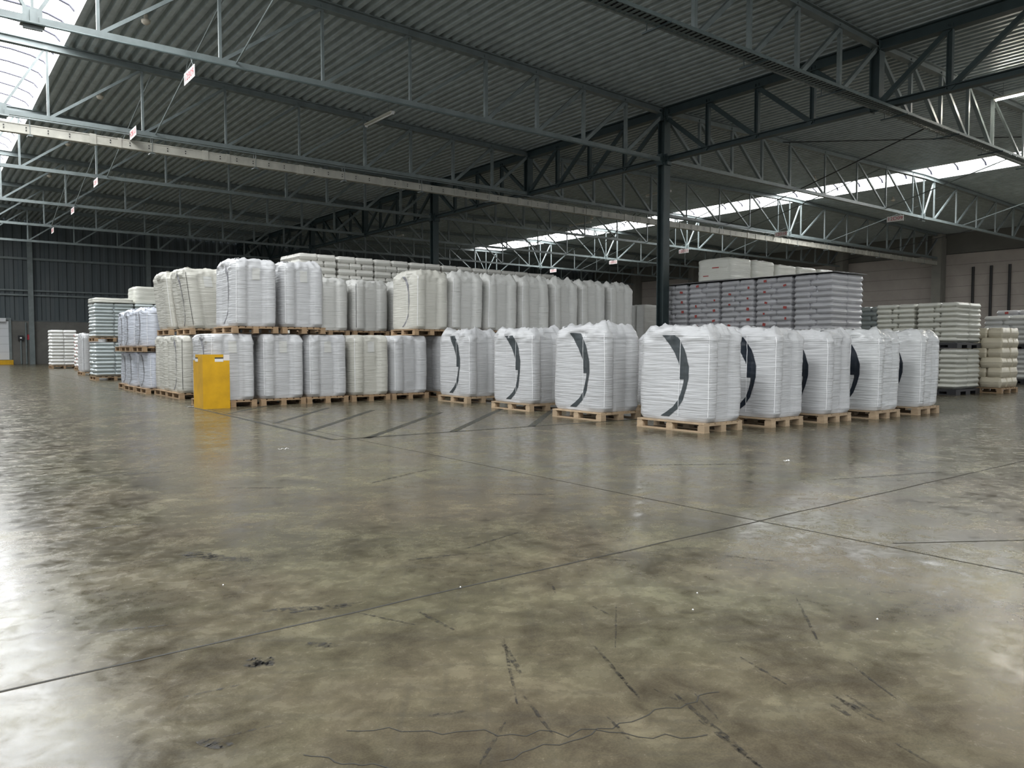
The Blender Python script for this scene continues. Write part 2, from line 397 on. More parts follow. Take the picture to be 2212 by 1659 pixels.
# right wall
mb = MB(); z = 0.08
while z < 7.4:
    mb.box(WALLX, WALLX + .25, YF, YB, z, min(z + .725, 7.5)); z += .74
mb.cur = 1; mb.box(WALLX + .03, WALLX + .25, YF, YB, 0, 7.5)
mb.cur = 2; mb.box(WALLX - .02, WALLX + .25, YF, YB, 7.52, 9.6)
struct(mb.obj('wall_right', [M['panel'], M['joint'], M['fascia']]))
for k in range(1, 8):
    mb = MB(); y = TRY[k]; mb.box(WALLX - 1.0, WALLX - .35, y - .3, y + .3, 0, ztop(WALLX) + .05); mb.box(WALLX - .36, WALLX - .02, y - .22, y + .22, 0, 8.6)
    o = mb.obj('concrete_column', M['conc_col']); tag(o, 'square concrete column on the right wall, %s counted from the near end' % ordn(k - 1), 'column', 'concrete columns along the right wall')
for k, y in enumerate((22.2, 21.1, 20.0, 18.9, 17.8)):
    mb = MB(); mb.ibeam((WALLX - .1, y, 0), (WALLX - .1, y, 6.5), .12, .14, .02, (0, 1, 0))
    o = mb.obj('wall_post', M['seam_black'])
    tag(o, 'thin black upright post on the right wall, %s from the concrete column' % ordn(k), 'post', 'black posts on the right wall')

# ------------------------------------------------------------------ roof steelwork
def vpos(ridge, end):
    L = end - ridge; s = 1 if L > 0 else -1; L = abs(L)
    st = [1.1]
    nmid = 4; rest = L - 1.1
    pitch = (rest - 4 * 1.8) / nmid
    for i in range(nmid): st.append(st[-1] + pitch)
    for i in range(3): st.append(st[-1] + 1.8)
    return [ridge + s * t for t in st]
_tr_cache = {}
def truss_parts(bay):
    if bay in _tr_cache: return _tr_cache[bay]
    rx = RIDGE[bay]; x0, x1 = ((VALLEY - 2 * 17.66, VALLEY) if bay == 0 else (VALLEY, 55.9))
    out = []; matl = M['truss']; md = M['truss_dark']
    mb = MB()
    for a, b in ((x0, rx), (rx, x1)):
        mb.ibeam((a, 0, ztop(a) - .02), (b, 0, ztop(b) - .02), .19, .2, .022)
    out.append(('top_chord', mb.mesh('top_chord', matl)))
    mb = MB(); mb.bar((x0, 0, ZB), (rx - .1, 0, ZB), .12, .12); mb.bar((rx + .1, 0, ZB), (x1, 0, ZB), .12, .12)
    out.append(('bottom_chord', mb.mesh('bottom_chord', matl)))
    mb = MB(); mb.box(rx - .16, rx + .16, -.03, .03, ZB - .18, ZB + .22); mb.box(rx - .05, rx + .05, -.09, .09, ZB - .1, ZB + .16); mb.box(rx - .2, rx + .2, -.14, .14, ZB - .1, ZB - .07)
    out.append(('splice_plate', mb.mesh('splice_plate', matl)))
    mb = MB(); mb.bar((rx, 0, ZB), (rx, 0, ztop(rx)), .05, .05); out.append(('vertical', mb.mesh('vertical', matl)))
    for end in (x0, x1):
        vs = vpos(rx, end)
        mb = MB(); mb.bar((rx, 0, ZB), (vs[0], 0, ztop(vs[0])), .06, .06); out.append(('diagonal', mb.mesh('diagonal', matl)))
        for i, v in enumerate(vs):
            mb = MB(); wv = .06 if i < 4 else .09
            mb.bar((v, 0, ZB), (v, 0, ztop(v)), wv, wv); out.append(('vertical', mb.mesh('vertical', matl)))
            nx = vs[i + 1] if i + 1 < len(vs) else end
            mb = MB(); mb.bar((v, 0, ZB), (nx, 0, ztop(nx) - .08), wv + .01, wv + .01); out.append(('diagonal', mb.mesh('diagonal', matl)))
    _tr_cache[bay] = out; return out
near = ['nearest the camera, above the open floor', 'second from the camera', 'third from the camera', 'fourth from the camera', 'fifth from the camera', 'sixth from the camera', 'seventh from the camera', 'last before the back wall']
for bay in (0, 1):
    for k, y in enumerate(TRY):
        t = emp('roof_truss', (0, y, 0), 'grey steel lattice roof truss in the %s bay, %s' % (('left', 'right')[bay], near[k]), 'roof truss', 'roof trusses of the %s bay' % ('left', 'right')[bay])
        for nm, me in truss_parts(bay): link(nm, me, t)
# valley girder along Y
posts = [(-4.0, False), (3.05, True), (10.1, False), (17.15, True), (24.2, False), (31.25, True), (38.3, False), (45.35, True), (52.4, False), (58.7, True)]
gd = emp('roof_girder', (VALLEY, 0, 0), 'heavy dark steel lattice girder running over the row of columns', 'girder')
ZG = ztop(VALLEY) - .06
mb = MB(); mb.ibeam((0, -6, ZG), (0, 58.9, ZG), .26, .30, .03); mb.obj('top_chord', M['col'], gd)
mb = MB(); mb.ibeam((0, -6, ZB), (0, 58.9, ZB), .2, .16, .025); mb.obj('bottom_chord', M['col'], gd)
for i in range(len(posts) - 1):
    y0, c0 = posts[i]; y1, c1 = posts[i + 1]; n = 4; st = (y1 - y0) / n
    for k in range(1, n):
        mb = MB(); mb.ibeam((0, y0 + st * k, ZB), (0, y0 + st * k, ZG), .11, .13, .02, (0, 1, 0)); mb.obj('vertical', M['col'], gd)
    for k in range(n):
        a, b = y0 + st * k, y0 + st * (k + 1)
        mb = MB()
        if c0: mb.bar((0, a, ZG - .1), (0, b, ZB), .1, .12)
        else: mb.bar((0, a, ZB), (0, b, ZG - .1), .1, .12)
        mb.obj('diagonal', M['col'], gd)
for y, iscol in posts:
    if not iscol:
        mb = MB(); mb.ibeam((0, y, ZB - .12), (0, y, ZG + .1), .26, .26, .03, (0, 1, 0)); mb.obj('post', M['col'], gd)
cl = {3.05: 'out of frame to the right', 17.15: 'in front of the sack wall', 31.25: 'behind the middle of the bulk bags', 45.35: 'far back behind the sack stacks', 58.7: 'against the back wall'}
for y, iscol in posts:
    if iscol and y > 5:
        c = emp('steel_column', (VALLEY, y, 0), 'dark green steel column under the lattice girder, %s' % cl[y], 'column', 'columns under the lattice girder')
        mb = MB(); mb.ibeam((0, 0, 0), (0, 0, ZG + .12), .29, .29, .035, (0, 1, 0)); mb.obj('shaft', M['col'], c)
        mb = MB(); mb.box(-.22, .22, -.22, .22, 0, .03); mb.obj('base_plate', M['col'], c)
        mb = MB()
        for zz in (ZB, ZG - .1):
            mb.box(-.2, .2, -.16, .16, zz - .16, zz - .13); mb.box(-.24, -.15, -.1, .1, zz - .2, zz + .16); mb.box(.15, .24, -.1, .1, zz - .2, zz + .16)
            mb.box(-.1, .1, -.24, -.15, zz - .2, zz + .16); mb.box(-.1, .1, .15, .24, zz - .2, zz + .16)
        mb.obj('bracket', M['col'], c)
# sway braces between trusses, near both ridges
def rod(name, a, b, r, m, label, group=None, cat='brace'):
    mb = MB(); a = Vector(a); b = Vector(b); mb.tube([(0, 0, 0), b - a], r, 6)
    o = mb.obj(name, m, loc=a); tag(o, label, cat, group); return o
for k in range(1, 7):
    y0, y1 = TRY[k - 1], TRY[k]
    for x, side in ((5.7, 'left'), (34.2, 'right'), (42.0, 'far right')):
        rod('sway_brace', (x, y1, ZB), (x, y0, ztop(x)), .022, M['truss'], 'thin sloping pipe brace on the %s, up to roof truss %s' % (side, near[k - 1].split(',')[0]), 'sway braces between trusses')
for (a, b) in (((22.6, 10.1, ZB + .02), (32.5, 24.2, ZB + .02)), ((26.3, 17.15, 8.85), (34.5, 10.1, 8.95)), ((26.3, 10.1, 8.85), (34.5, 17.15, 8.95)), ((26, 24.2, ZB), (36.5, 38.3, ZB)),
               ((34, 10.1, ZB), (24.0, 24.2, ZB)), ((44, 17.15, ZB), (54, 31.25, ZB)), ((54, 17.15, ZB), (44, 31.25, ZB)), ((26, 38.3, ZB), (34, 52.4, ZB)), ((24.0, 24.2, ZB), (34, 10.1, ZB + .06)), ((36, 24.2, ZB), (26, 38.3, ZB + .06))):
    pass
rods = [((22.6, 10.1, ZB + .05), (32.5, 24.2, ZB + .05), 'long dark bracing rod rising from the nearest right truss toward the third'),
        ((26.3, 17.15, 8.87), (34.5, 10.1, 8.97), 'dark bracing rod under the deck in front of the right skylight'),
        ((26.0, 24.2, ZB + .05), (36.5, 38.3, ZB + .05), 'long dark bracing rod between third and fifth right trusses'),
        ((44.0, 17.15, ZB + .05), (54.0, 31.25, ZB + .05), 'long dark bracing rod near the concrete columns'),
        ((26.0, 38.3, ZB + .05), (34.0, 52.4, ZB + .05), 'long dark bracing rod in the far end of the right bay')]
for a, b, l in rods: rod('bracing_rod', a, b, .018, M['cablegrey'], l, 'bracing rods of the right bay')
rod('sprinkler_pipe', (-15, 17.15 - .12, 7.12), (19.3, 17.15 - .12, 7.12), .02, M['truss_dark'], 'thin conduit along the bottom chord of the third left truss', None, 'pipe')
rod('sprinkler_pipe', (-15, 24.2 - .13, 7.10), (55.5, 24.2 - .13, 7.10), .022, M['truss'], 'thin pale conduit running beside the long flat duct', None, 'pipe')

# flat duct on hangers
dt = emp('busbar_trunking', (0, 24.2, 6.84), 'long beige metal trunking with joint collars hung below a roof truss', 'trunking')
mb = MB(); mb.box(-15.5, 55.6, -.07, .07, -.12, .12); mb.box(-15.5, 55.6, -.085, .085, .1, .125); mb.box(-15.5, 55.6, -.085, .085, -.125, -.1); mb.obj('duct_body', M['galv'], dt)
x = -14
while x < 55:
    mb = MB(); mb.box(x, x + .16, -.1, .1, -.14, .14); mb.box(x + .7, x + .8, -.095, .095, -.135, .135); mb.obj('collar', M['galv'], dt)
    mb = MB(); mb.tube([(x + 1.6, -.09, -.16), (x + 1.6, -.09, .34)], .008, 5); mb.tube([(x + 1.6, .09, -.16), (x + 1.6, .09, .34)], .008, 5); mb.box(x + 1.54, x + 1.66, -.12, .12, -.18, -.15); mb.obj('hanger', M['truss'], dt)
    x += 3.0
mb = MB(); x = -15
while x < 50:
    mb.box(x, x + .03, -.088, -.084, -.05, -.02); mb.box(x, x + .03, -.088, -.084, .02, .05); x += .5
mb.obj('tap_slot', M['cablegrey'], dt)
# ladder cable tray next to the near truss
ct = emp('cable_tray', (0, 10.1 - .42, 7.0), 'perforated metal cable tray carrying black cables beside the near truss', 'cable tray')
mb = MB(); mb.box(4, 55, -.16, -.145, 0, .07); mb.box(4, 55, .145, .16, 0, .07)
x = 4
while x < 55:
    mb.box(x, x + .07, -.15, .15, 0, .008); x += .14
mb.obj('tray_body', M['truss_dark'], ct)
for j, yy in enumerate((-.06, 0.0, .06)):
    mb = MB(); mb.tube([(4 + i * 1.5, yy + .015 * math.sin(i * 1.7 + j), .032) for i in range(35)], .02, 6); mb.obj('cable', M['cablegrey'], ct)
x = 5
while x < 55:
    mb = MB(); mb.bar((x, -.2, -.02), (x, .5, -.02), .04, .03); mb.tube([(x, .40, -.02), (x, .40, .22)], .01, 5); mb.obj('tray_bracket', M['col'], ct); x += 3.0

# strip lights
def lamp(x, y, z, on, label, ln=1.5):
    t = emp('strip_light', (x, y, z), label, 'strip light', 'strip lights under the roof')
    mb = MB(); mb.add([(-.07, -ln / 2, .06), (.07, -ln / 2, .06), (.09, -ln / 2, 0), (-.09, -ln / 2, 0), (-.07, ln / 2, .06), (.07, ln / 2, .06), (.09, ln / 2, 0), (-.09, ln / 2, 0)],
                      [(0, 1, 2, 3), (7, 6, 5, 4), (0, 4, 5, 1), (1, 5, 6, 2), (2, 6, 7, 3), (3, 7, 4, 0)]); mb.obj('housing', M['lamp'], t)
    mb = MB(); mb.tube([(0, -ln / 2 + .04, -.02), (0, ln / 2 - .04, -.02)], .02, 10); mb.obj('tube', M['tube_on'] if on else M['paper'], t, True)
    mb = MB(); mb.box(-.04, .04, -ln / 2 - .02, -ln / 2 + .03, -.05, .04); mb.box(-.04, .04, ln / 2 - .03, ln / 2 + .02, -.05, .04); mb.obj('end_cap', M['paper'], t)
    top = ztop(x) + .08 - z
    for s in (-1, 1):
        mb = MB(); mb.tube([(0, s * ln * .35, .05), (0, s * ln * .35, top)], .008, 5); mb.obj('suspension_wire', M['truss'], t)
lamp(12.1, 22.6, 8.45, False, 'unlit strip light hanging in the middle of the left bay', 1.8)
lamp(26.0, 9.0, 8.55, True, 'lit strip light glowing warm at the right edge')
for i, (lx, ly) in enumerate(((8.0, -2.5), (14.5, -4.0), (14.5, 2.5), (8.0, -8.0))): lamp(lx, ly, 8.4, True, 'unseen strip light added for brightness behind the viewer, %s' % ordn(i))  # added lamps out of view, brightening the sack wall and floor
for i, (lx, ly) in enumerate(((26.0, 3.4), (33.0, 5.0), (33.0, 9.6), (40.5, 6.0), (40.5, 11.5), (48.0, 9.0))): lamp(lx, ly, 8.4, True, 'unseen strip light added for brightness right of the frame, %s' % ordn(i))  # added out-of-view lamps that lift the right stacks and right wall
lamp(28.2, 25.0, 8.4, False, 'unlit strip light seen just right of the nearest steel column')
lamp(25.8, 46.0, 8.5, False, 'unlit strip light far back above the sack stacks', 2.0)
lamp(31.5, 34.0, 8.4, False, 'unlit strip light below the right skylight strip', 1.8)
# smoke detectors
for i, (x, y) in enumerate(((5.8, 13.6), (4.7, 20.6), (4.9, 27.6), (5.0, 34.7), (5.2, 41.6), (31.5, 27.6), (33.8, 20.3), (33.0, 34.6), (41.8, 20.5))):
    z = ztop(x) + .09
    t = emp('smoke_detector', (x, y, z), 'small beige detector on the roof deck %s' % ['nearest the left skylight', 'second beside the left skylight', 'third beside the left skylight', 'fourth beside the left skylight', 'last beside the left skylight', 'left of the right skylight, middle', 'left of the right skylight, near', 'left of the right skylight, far', 'beyond the right skylight'][i], 'smoke detector', 'smoke detectors')
    mb = MB(); n = 12; rs = [(.05, 0), (.05, -.12), (.11, -.14), (.10, -.2), (.05, -.24)]
    vs = [(r * math.cos(2 * PI * k / n), r * math.sin(2 * PI * k / n), zz) for r, zz in rs for k in range(n)]
    mb.add(vs, [(i2 * n + k, i2 * n + (k + 1) % n, (i2 + 1) * n + (k + 1) % n, (i2 + 1) * n + k) for i2 in range(len(rs) - 1) for k in range(n)] + [tuple(range(4 * n, 5 * n))])
    mb.obj('detector_head', M['beige'], t, True)

# aisle signs
def sign(x, y, z, text, label, w=.75, h=.25):
    dy = 24.2 - y if abs(y - 23.74) < .01 else 0.0
    t = emp('aisle_sign', (x, y, z), label, 'sign', 'hanging aisle signs')
    mb = MB(); mb.box(-.006, .006, -w / 2, w / 2, -h / 2, h / 2); mb.obj('sign_board', M['sign'], t)
    c = bpy.data.curves.new('sign_text', 'FONT'); c.body = text; c.size = h * .82; c.align_x = 'CENTER'; c.align_y = 'CENTER'; c.extrude = .001
    c.materials.append(M['sign_red'])
    tmp = bpy.data.objects.new('tmp', c); C.objects.link(tmp); bpy.context.view_layer.update()
    me = bpy.data.meshes.new_from_object(tmp.evaluated_get(bpy.context.evaluated_depsgraph_get())); me.materials.clear(); me.materials.append(M['sign_red'])
    bpy.data.objects.remove(tmp); o = link('sign_text', me, t); o.scale = (w * .84 / max(.01, max(v.co.x for v in me.vertices) - min(v.co.x for v in me.vertices)), 1, 1)
    o.rotation_euler = (PI / 2, 0, -PI / 2); o.location = (-.010, 0, 0)
    for s in (-1, 1):
        mb = MB(); mb.tube([(0, s * w * .38, h / 2 - .01), (0, dy + s * .03, ZB - z)], .006, 5); mb.obj('hook_wire', M['truss'], t)
for a in ((4.74, 17.15, 6.80, '12B09', 'white sign reading 12B09 hanging near the left skylight'), (5.02, 23.74, 7.07, '12B10', 'white sign with red code just above the long flat trunking'),
          (5.34, 31.25, 7.0, '12B11', 'third white sign from the camera in the left row'), (5.62, 38.3, 7.0, '12B12', 'fourth white sign from the camera in the left row'), (5.74, 45.35, 7.0, '12B13', 'farthest white sign in the left row'),
          (35.2, 17.15, 6.9, '12D09', 'white sign reading 12D09 hanging in the right bay'), (36.4, 23.74, 7.07, '12D10', 'second white sign in the right row, beside the trunking'), (37.6, 31.25, 7.0, '12D11', 'third white sign in the right row, right of the column'),
          (38.6, 38.3, 7.0, '12D12', 'fourth white sign in the right row, left of the column'), (39.2, 45.35, 7.0, '12D13', 'farthest white sign in the right row')):
    sign(*a)

# ------------------------------------------------------------------ pallets
HP = 0.125
def pallet_meshes(w, d, key, _c={}):
    if (w, d, key) in _c: return _c[(w, d, key)]
    rnd = random.Random(5); top = MB(); n = 7; bw = .1
    for i in range(n):
        x = bw / 2 + (w - bw) * i / (n - 1); top.box(x - bw / 2, x + bw / 2, rnd.uniform(0, .008), d - rnd.uniform(0, .008), HP - .02, HP - .001 * rnd.random())
    st = MB()
    for j in range(3):
        y = .05 + (d - .1) * j / 2; st.box(0.004, w - .004, y - .045, y + .045, HP - .038, HP - .0205)
    bl = MB(); bl.box(-.05, .05, -.055, .055, .018, HP - .0385)
    bo = MB(); bo.box(-.055, .055, 0, d, 0, .0175)
    res = (top.mesh('top_deck', M[key]), st.mesh('stringer_board', M[key]), bl.mesh('block', M[key]), bo.mesh('bottom_board', M[key]))
    _c[(w, d, key)] = res; return res
def pallet(x, y, z, w, d, label, key='wood', simple=False):
    t = emp('wooden_pallet', (x, y, z), label, 'pallet', 'wooden pallets under bags and sacks')
    a, b, c, e = pallet_meshes(round(w, 2), round(d, 2), key)
    link('top_deck', a, t); link('stringer_board', b, t)
    for i in range(3):
        px = .055 + (w - .11) * i / 2
        link('bottom_board', e, t, (px, 0, 0))
        for j in range(3): link('block', c, t, (px, .055 + (d - .11) * j / 2, 0))
    return t
def black_pallet(x, y, z, w, d, label):
    t = emp('plastic_pallet', (x, y, z), label, 'pallet', 'black plastic pallets')
    mb = MB(); mb.box(0, w, 0, d, HP - .05, HP); mb.obj('top_deck', M['black_plastic'], t)
    for i in range(3):
        for j in range(3):
            mb = MB(); px = .12 + (w - .24) * i / 2; py = .1 + (d - .2) * j / 2
            mb.box(px - .12, px + .12, py - .1, py + .1, .02, HP - .05); mb.obj('foot', M['black_plastic'], t)
    mb = MB()
    for i in range(3):
        px = .12 + (w - .24) * i / 2; mb.box(px - .12, px + .12, 0, d, 0, .02)
    mb.obj('skid', M['black_plastic'], t); return t

# ------------------------------------------------------------------ bulk bags
class Bag:
    """surface of a filled, film-covered bulk bag; local origin at the low X / low Y corner of its base"""
    def __init__(s, w, d, h, seed, lean=(0, 0), round_=7.0, lobe=.03, wr=1.0, belly=.012):
        s.w, s.d, s.h, s.seed, s.lean, s.n, s.lobe, s.wr, s.belly = w, d, h, seed, lean, round_, lobe, wr, belly
    def off(s, face, u, v):
        so = s.seed * 7.3; f = face * 11.1
        lob = 0
        fl = 1.0 if face in (0, 2) else .35          # lobes strong on the -Y / +Y faces
        jx = .04 * noise.noise((v * 2, f, so)); uu = abs(u - jx * .5)
        side = 1 / (1 + math.exp(-(uu - .36) / .022))            # 0 in the flat middle band, 1 in the side pillows
        lob = side * (.25 + .95 * max(0, 1 - ((uu - .69) / .36) ** 2)) - .55 * math.exp(-((uu - .36) / .035) ** 2) - .1
        env = min(1, v / .05) * min(1, max(0, (1.0 - v) / .10))
        o = s.lobe * fl * lob * (.25 + .75 * env)
        o += .014 * s.wr * noise.noise((u * 1.3 + so, v * 2.2, f))
        o += .0026 * s.wr * noise.noise((u * 1.6 + so + v * 2, v * 19, f)) + .0022 * s.wr * noise.noise((u * 2.4 + so - v * 3, v * 40, f + 5)) + .010 * s.wr * noise.noise((u * 2.2 + so, v * 4.5, f + 9)) * abs(noise.noise((u + 3, v * 2 + so, f)))
        if v > .80: o += (v - .80) * (.26 * noise.noise((u * 4.5 + so, v * 10, f + 3)) + .12 * abs(noise.noise((u * 11 + so, v * 16, f + 6))))
        return o
    def pt(s, face, u, v, extra=0.0):
        # face 0: -Y, 1: +X, 2: +Y, 3: -X ; u -1..1 counter-clockwise seen from above
        q = {0: (u, -1), 1: (1, u), 2: (-u, 1), 3: (-1, -u)}[face]
        k = 1.0 / ((abs(q[0]) ** s.n + abs(q[1]) ** s.n) ** (1 / s.n))
        nrm = {0: (0, -1), 1: (1, 0), 2: (0, 1), 3: (-1, 0)}[face]
        r = 1.0
        if v < .06: r -= .025 * (1 - v / .06) ** 2
        r += s.belly * math.sin(PI * min(1, v * 1.1))
        if v > .90: r -= .055 * ((v - .90) / .10) ** 2.2
        o = (s.off(face, u, v) + extra)
        # fade the offset's facet direction toward the corners
        x = q[0] * k * r * s.w / 2 + nrm[0] * o + (q[0] * .3 * o if nrm[0] == 0 else 0)
        y = q[1] * k * r * s.d / 2 + nrm[1] * o + (q[1] * .3 * o if nrm[1] == 0 else 0)
        z = v * s.h
        if v > .9: z += .03 * noise.noise((x * 4 + s.seed, y * 4, 1.7)) * (v - .9) * 10
        return Vector((s.w / 2 + x + s.lean[0] * v, s.d / 2 + y + s.lean[1] * v, z))
    def mesh(s, m, NU=22, NV=104):
        vs = []; N = 4 * NU
        us = [-1 + 2 * i / NU for i in range(NU)]
        for j in range(NV + 1):
            v = j / NV
            for f in range(4):
                for u in us:
                    p = s.pt(f, u, v)
                    if f != 5 and u == -1:      # share the corner between faces
                        p2 = s.pt((f + 3) % 4, 1.0, v); p = (p + p2) / 2
                    vs.append(p)
        fs = []
        for j in range(NV):
            for i in range(N): fs.append((j * N + i, j * N + (i + 1) % N, (j + 1) * N + (i + 1) % N, (j + 1) * N + i))
        # crumpled top
        last = NV * N; cx = Vector((s.w / 2 + s.lean[0], s.d / 2 + s.lean[1], s.h)); prev = last
        for ring in (.93, .82, .65, .4, .15):
            b = len(vs)
            for i in range(N):
                p = vs[last + i]; q = cx.lerp(p, ring)
                nz = noise.noise((q.x * 6 + s.seed * 3, q.y * 6, 4.2)) * .045 + (.5 - abs(noise.noise((q.x * 12 + s.seed, q.y * 12, 2.2)))) * .035
                edge = math.sin(PI * min(1, (1 - ring) * 2.4)) if ring > .58 else 1
                q.z = s.h + ((.020 + nz) * (edge + .2) * (.6 if ring < .5 else 1.0) + .012) * s.top
                vs.append(q)
            for i in range(N): fs.append((prev + i, prev + (i + 1) % N, b + (i + 1) % N, b + i))
            prev = b
        fs.append(tuple(range(prev, prev + N)))
        fs.append(tuple(range(N - 1, -1, -1)))
        me = bpy.data.meshes.new('bag_body'); me.from_pydata([tuple(v) for v in vs], [], fs); me.materials.append(m)
        me.polygons.foreach_set('use_smooth', [True] * len(me.polygons)); me.update(); return me
    def patch(s, face, rows, eps=.004, nu=8, back=.02, m=None, name='patch'):
        """thin shell lying on the surface; rows = [(v, u0, u1)], given as parts separated by None"""
        mb = MB()
        part = []
        def flush():
            if len(part) < 2: return
            vs = []
            for e in (eps, -back):
                for v, a, b in part:
                    for i in range(nu + 1): vs.append(s.pt(face, a + (b - a) * i / nu, v, e))
            n = nu + 1; R = len(part); fs = []
            for r in range(R - 1):
                for i in range(nu):
                    fs.append((r * n + i, r * n + i + 1, (r + 1) * n + i + 1, (r + 1) * n + i))
            mb.add(vs[:R * n], fs)
        for r in rows + [None]:
            if r is None: flush(); part = []
            else: part.append(r)
        return mb.mesh(name, m, True)
OUT = [(.968, .54), (.877, .626), (.749, .713), (.61, .765), (.48, .765), (.353, .73), (.235, .678), (.139, .609), (.043, .47)]
INN1 = [(.968, .322), (.856, .435), (.77, .522), (.663, .591), (.61, .617), (.468, .617)]
INN2 = [(.468, .678), (.428, .678), (.321, .652), (.24, .617), (.16, .539), (.096, .435), (.043, .33)]
def interp(tab, v):
    for (v0, x0), (v1, x1) in zip(tab, tab[1:]):
        if v0 >= v >= v1: return x0 + (x1 - x0) * ((v0 - v) / (v0 - v1) if v0 != v1 else 0)
    return tab[-1][1]
def crescent(scale=1.0):
    rows = []; n = 46
    for i in range(n + 1):
        v = .955 - (.955 - .468) * i / n; rows.append((v, 2 * interp(INN1, v) - 1, 2 * interp(OUT, v) - 1))
    rows.append(None)
    for i in range(n + 1):
        v = .468 - (.468 - .045) * i / n; rows.append((v, 2 * interp(INN2, v) - 1, 2 * interp(OUT, v) - 1))
    if scale != 1.0:
        rows = [None if r is None else (r[0], r[2] - (r[2] - r[1]) * scale, r[2]) for r in rows]
    return rows
_bm = {}
def bag_set(key, w, d, h, seed, cover, mark, lean, round_, lobe, wr, belly, pouch, seam, loops, top):
    k = (key, round(w, 2), round(d, 2), round(h, 2))
    if k in _bm: return _bm[k]
    B = Bag(w, d, h, seed, lean, round_, lobe, wr, belly); B.top = top; parts = []
    parts.append(('bag_body', B.mesh(M[cover])))
    if mark:
        parts.append(('printed_mark', B.patch(3, crescent(.45 if mark == 'mark_grey' else 1.0), m=M[mark], name='printed_mark')))
        rows = [(.97 - i * .0155, .232, .246) for i in range(60)]
        parts.append(('seam_tape', B.patch(3, rows, .007, 1, m=M['seam_white'], name='seam_tape')))
    if seam:
        rows = [(.95 - i * .015, -.93, -.905) for i in range(60)]
        parts.append(('edge_seam', B.patch(0, rows, .008, 1, m=M['seam_black' if seam == 2 else 'seam_white'], name='edge_seam')))
    if pouch:
        rows = [(.90 - i * .012, -.16, .20) for i in range(16)]
        parts.append(('document_pouch', B.patch(0, rows, .009, 4, m=M['cover_grey'], name='document_pouch')))
    # lifting loops lying over the top corners
    for cx, cy in ((-1, -1), (1, -1), (1, 1), (-1, 1)) if loops else ():
        mb = MB()
        c = Vector((w / 2 + lean[0] + cx * w * .36, d / 2 + lean[1] + cy * d * .36, h + .015))
        pts = [c + Vector((-cx * .1, cy * .03, .0)), c + Vector((0, cy * .03, .045)), c + Vector((cx * .06, cy * .02, .035)), c + Vector((cx * .085, 0, -.06)), c + Vector((cx * .088, -cy * .01, -.14))]
        vs = []
        for i, p in enumerate(pts):
            for e in (-.022, .022): vs += [p + Vector((0, e, .003)), p + Vector((0, e, -.003))]
        fs = []
        for i in range(4): q = 4 * i; fs += [(q, q + 2, q + 6, q + 4), (q + 1, q + 5, q + 7, q + 3), (q, q + 4, q + 5, q + 1), (q + 2, q + 3, q + 7, q + 6)]
        mb.add(vs, fs + [(0, 1, 3, 2), (16, 18, 19, 17)])
        parts.append(('lifting_loop', mb.mesh('lifting_loop', M[cover])))
    _bm[k] = parts; return parts
def bulk_bag(x, y, z, w, d, H, label, pl, cover='cover_white', mark='mark_dark', seed=0, lean=(0, 0), round_=15.0, lobe=.05, wr=1.0, belly=.012, pouch=True, seam=1, group='white bulk bags', pk='wood', loops=True, top=1.0):
    h = H - HP; key = (seed, cover, mark, lean, round_, lobe, wr, belly, pouch, seam, loops, top)
    pallet(x, y, z, w, d, pl, pk)
    t = emp('bulk_bag', (x + .04, y + .035, z + HP), label, 'bulk bag', group)
    for nm, me in bag_set(key, w - .08, d - .07, h, seed, cover, mark, lean, round_, lobe, wr, belly, pouch, seam, loops, top):
        if nm == 'bag_body': body = link(nm, me, t)
        else: link(nm, me, t if nm == 'lifting_loop' else body)
    return t

def L(side, what): return 'white film-covered bulk bag %s' % what
# marked bags standing one high in front
F = [(8.50, 12.40, .82, 1.05, 1.38, 'farthest left of the front row, small dark crescent', 1), (8.27, 10.18, .85, 1.1, 1.36, 'second in the front row from the left, dark crescent', 2),
     (8.0, 8.17, .86, 1.1, 1.37, 'third in the front row from the left, dark crescent', 3), (9.6, 7.85, .8, 1.12, 1.30, 'mostly hidden behind the nearest bag and its left neighbour', 4)]
for i, (x, y, w_, d_, H, l, sd) in enumerate(F):
    bulk_bag(x, y, 0, w_, d_, H, 'white bulk bag with printed mark, ' + l, ['pallet under the farthest left bag of the front row', 'pallet under the second front-row bag from the left', 'pallet under the third front-row bag from the left', 'pallet in shadow behind the nearest bag'][i],
             mark='mark_navy' if i == 3 else 'mark_dark', seed=sd, group='single-height bulk bags with dark crescent', pk='wood_pale', pouch=False, wr=1.2, top=1.6)
Rr = [(7.92, 6.22, .80, 1.16, 1.31, 'nearest the camera', 'cover_white', 'mark_dark'), (9.20, 6.10, .78, 1.14, 1.30, 'first to the right of the nearest one', 'cover_white', 'mark_navy'), (10.33, 5.99, .76, 1.14, 1.29, 'middle of the right-hand line', 'cover_white', 'mark_navy'),
      (11.52, 5.84, .78, 1.14, 1.29, 'last but one on the right', 'cover_shiny', 'mark_navy'), (12.80, 5.80, .78, 1.14, 1.30, 'farthest right, shiny and slumped', 'cover_shiny', 'mark_navy')]
for i, (x, y, w_, d_, H, l, cv, mk) in enumerate(Rr):
    bulk_bag(x, y, 0, w_, d_, H, 'bulk bag with dark crescent, ' + l, 'pallet under the bag ' + l.split(',')[0], cover=cv, mark=mk, seed=10 + i, wr=1.3, pouch=False,
             lean=(.03 if i < 4 else .05, 0), top=1.6, group='single-height bulk bags with dark crescent', pk='wood_pale', lobe=.045 if i < 3 else .03)
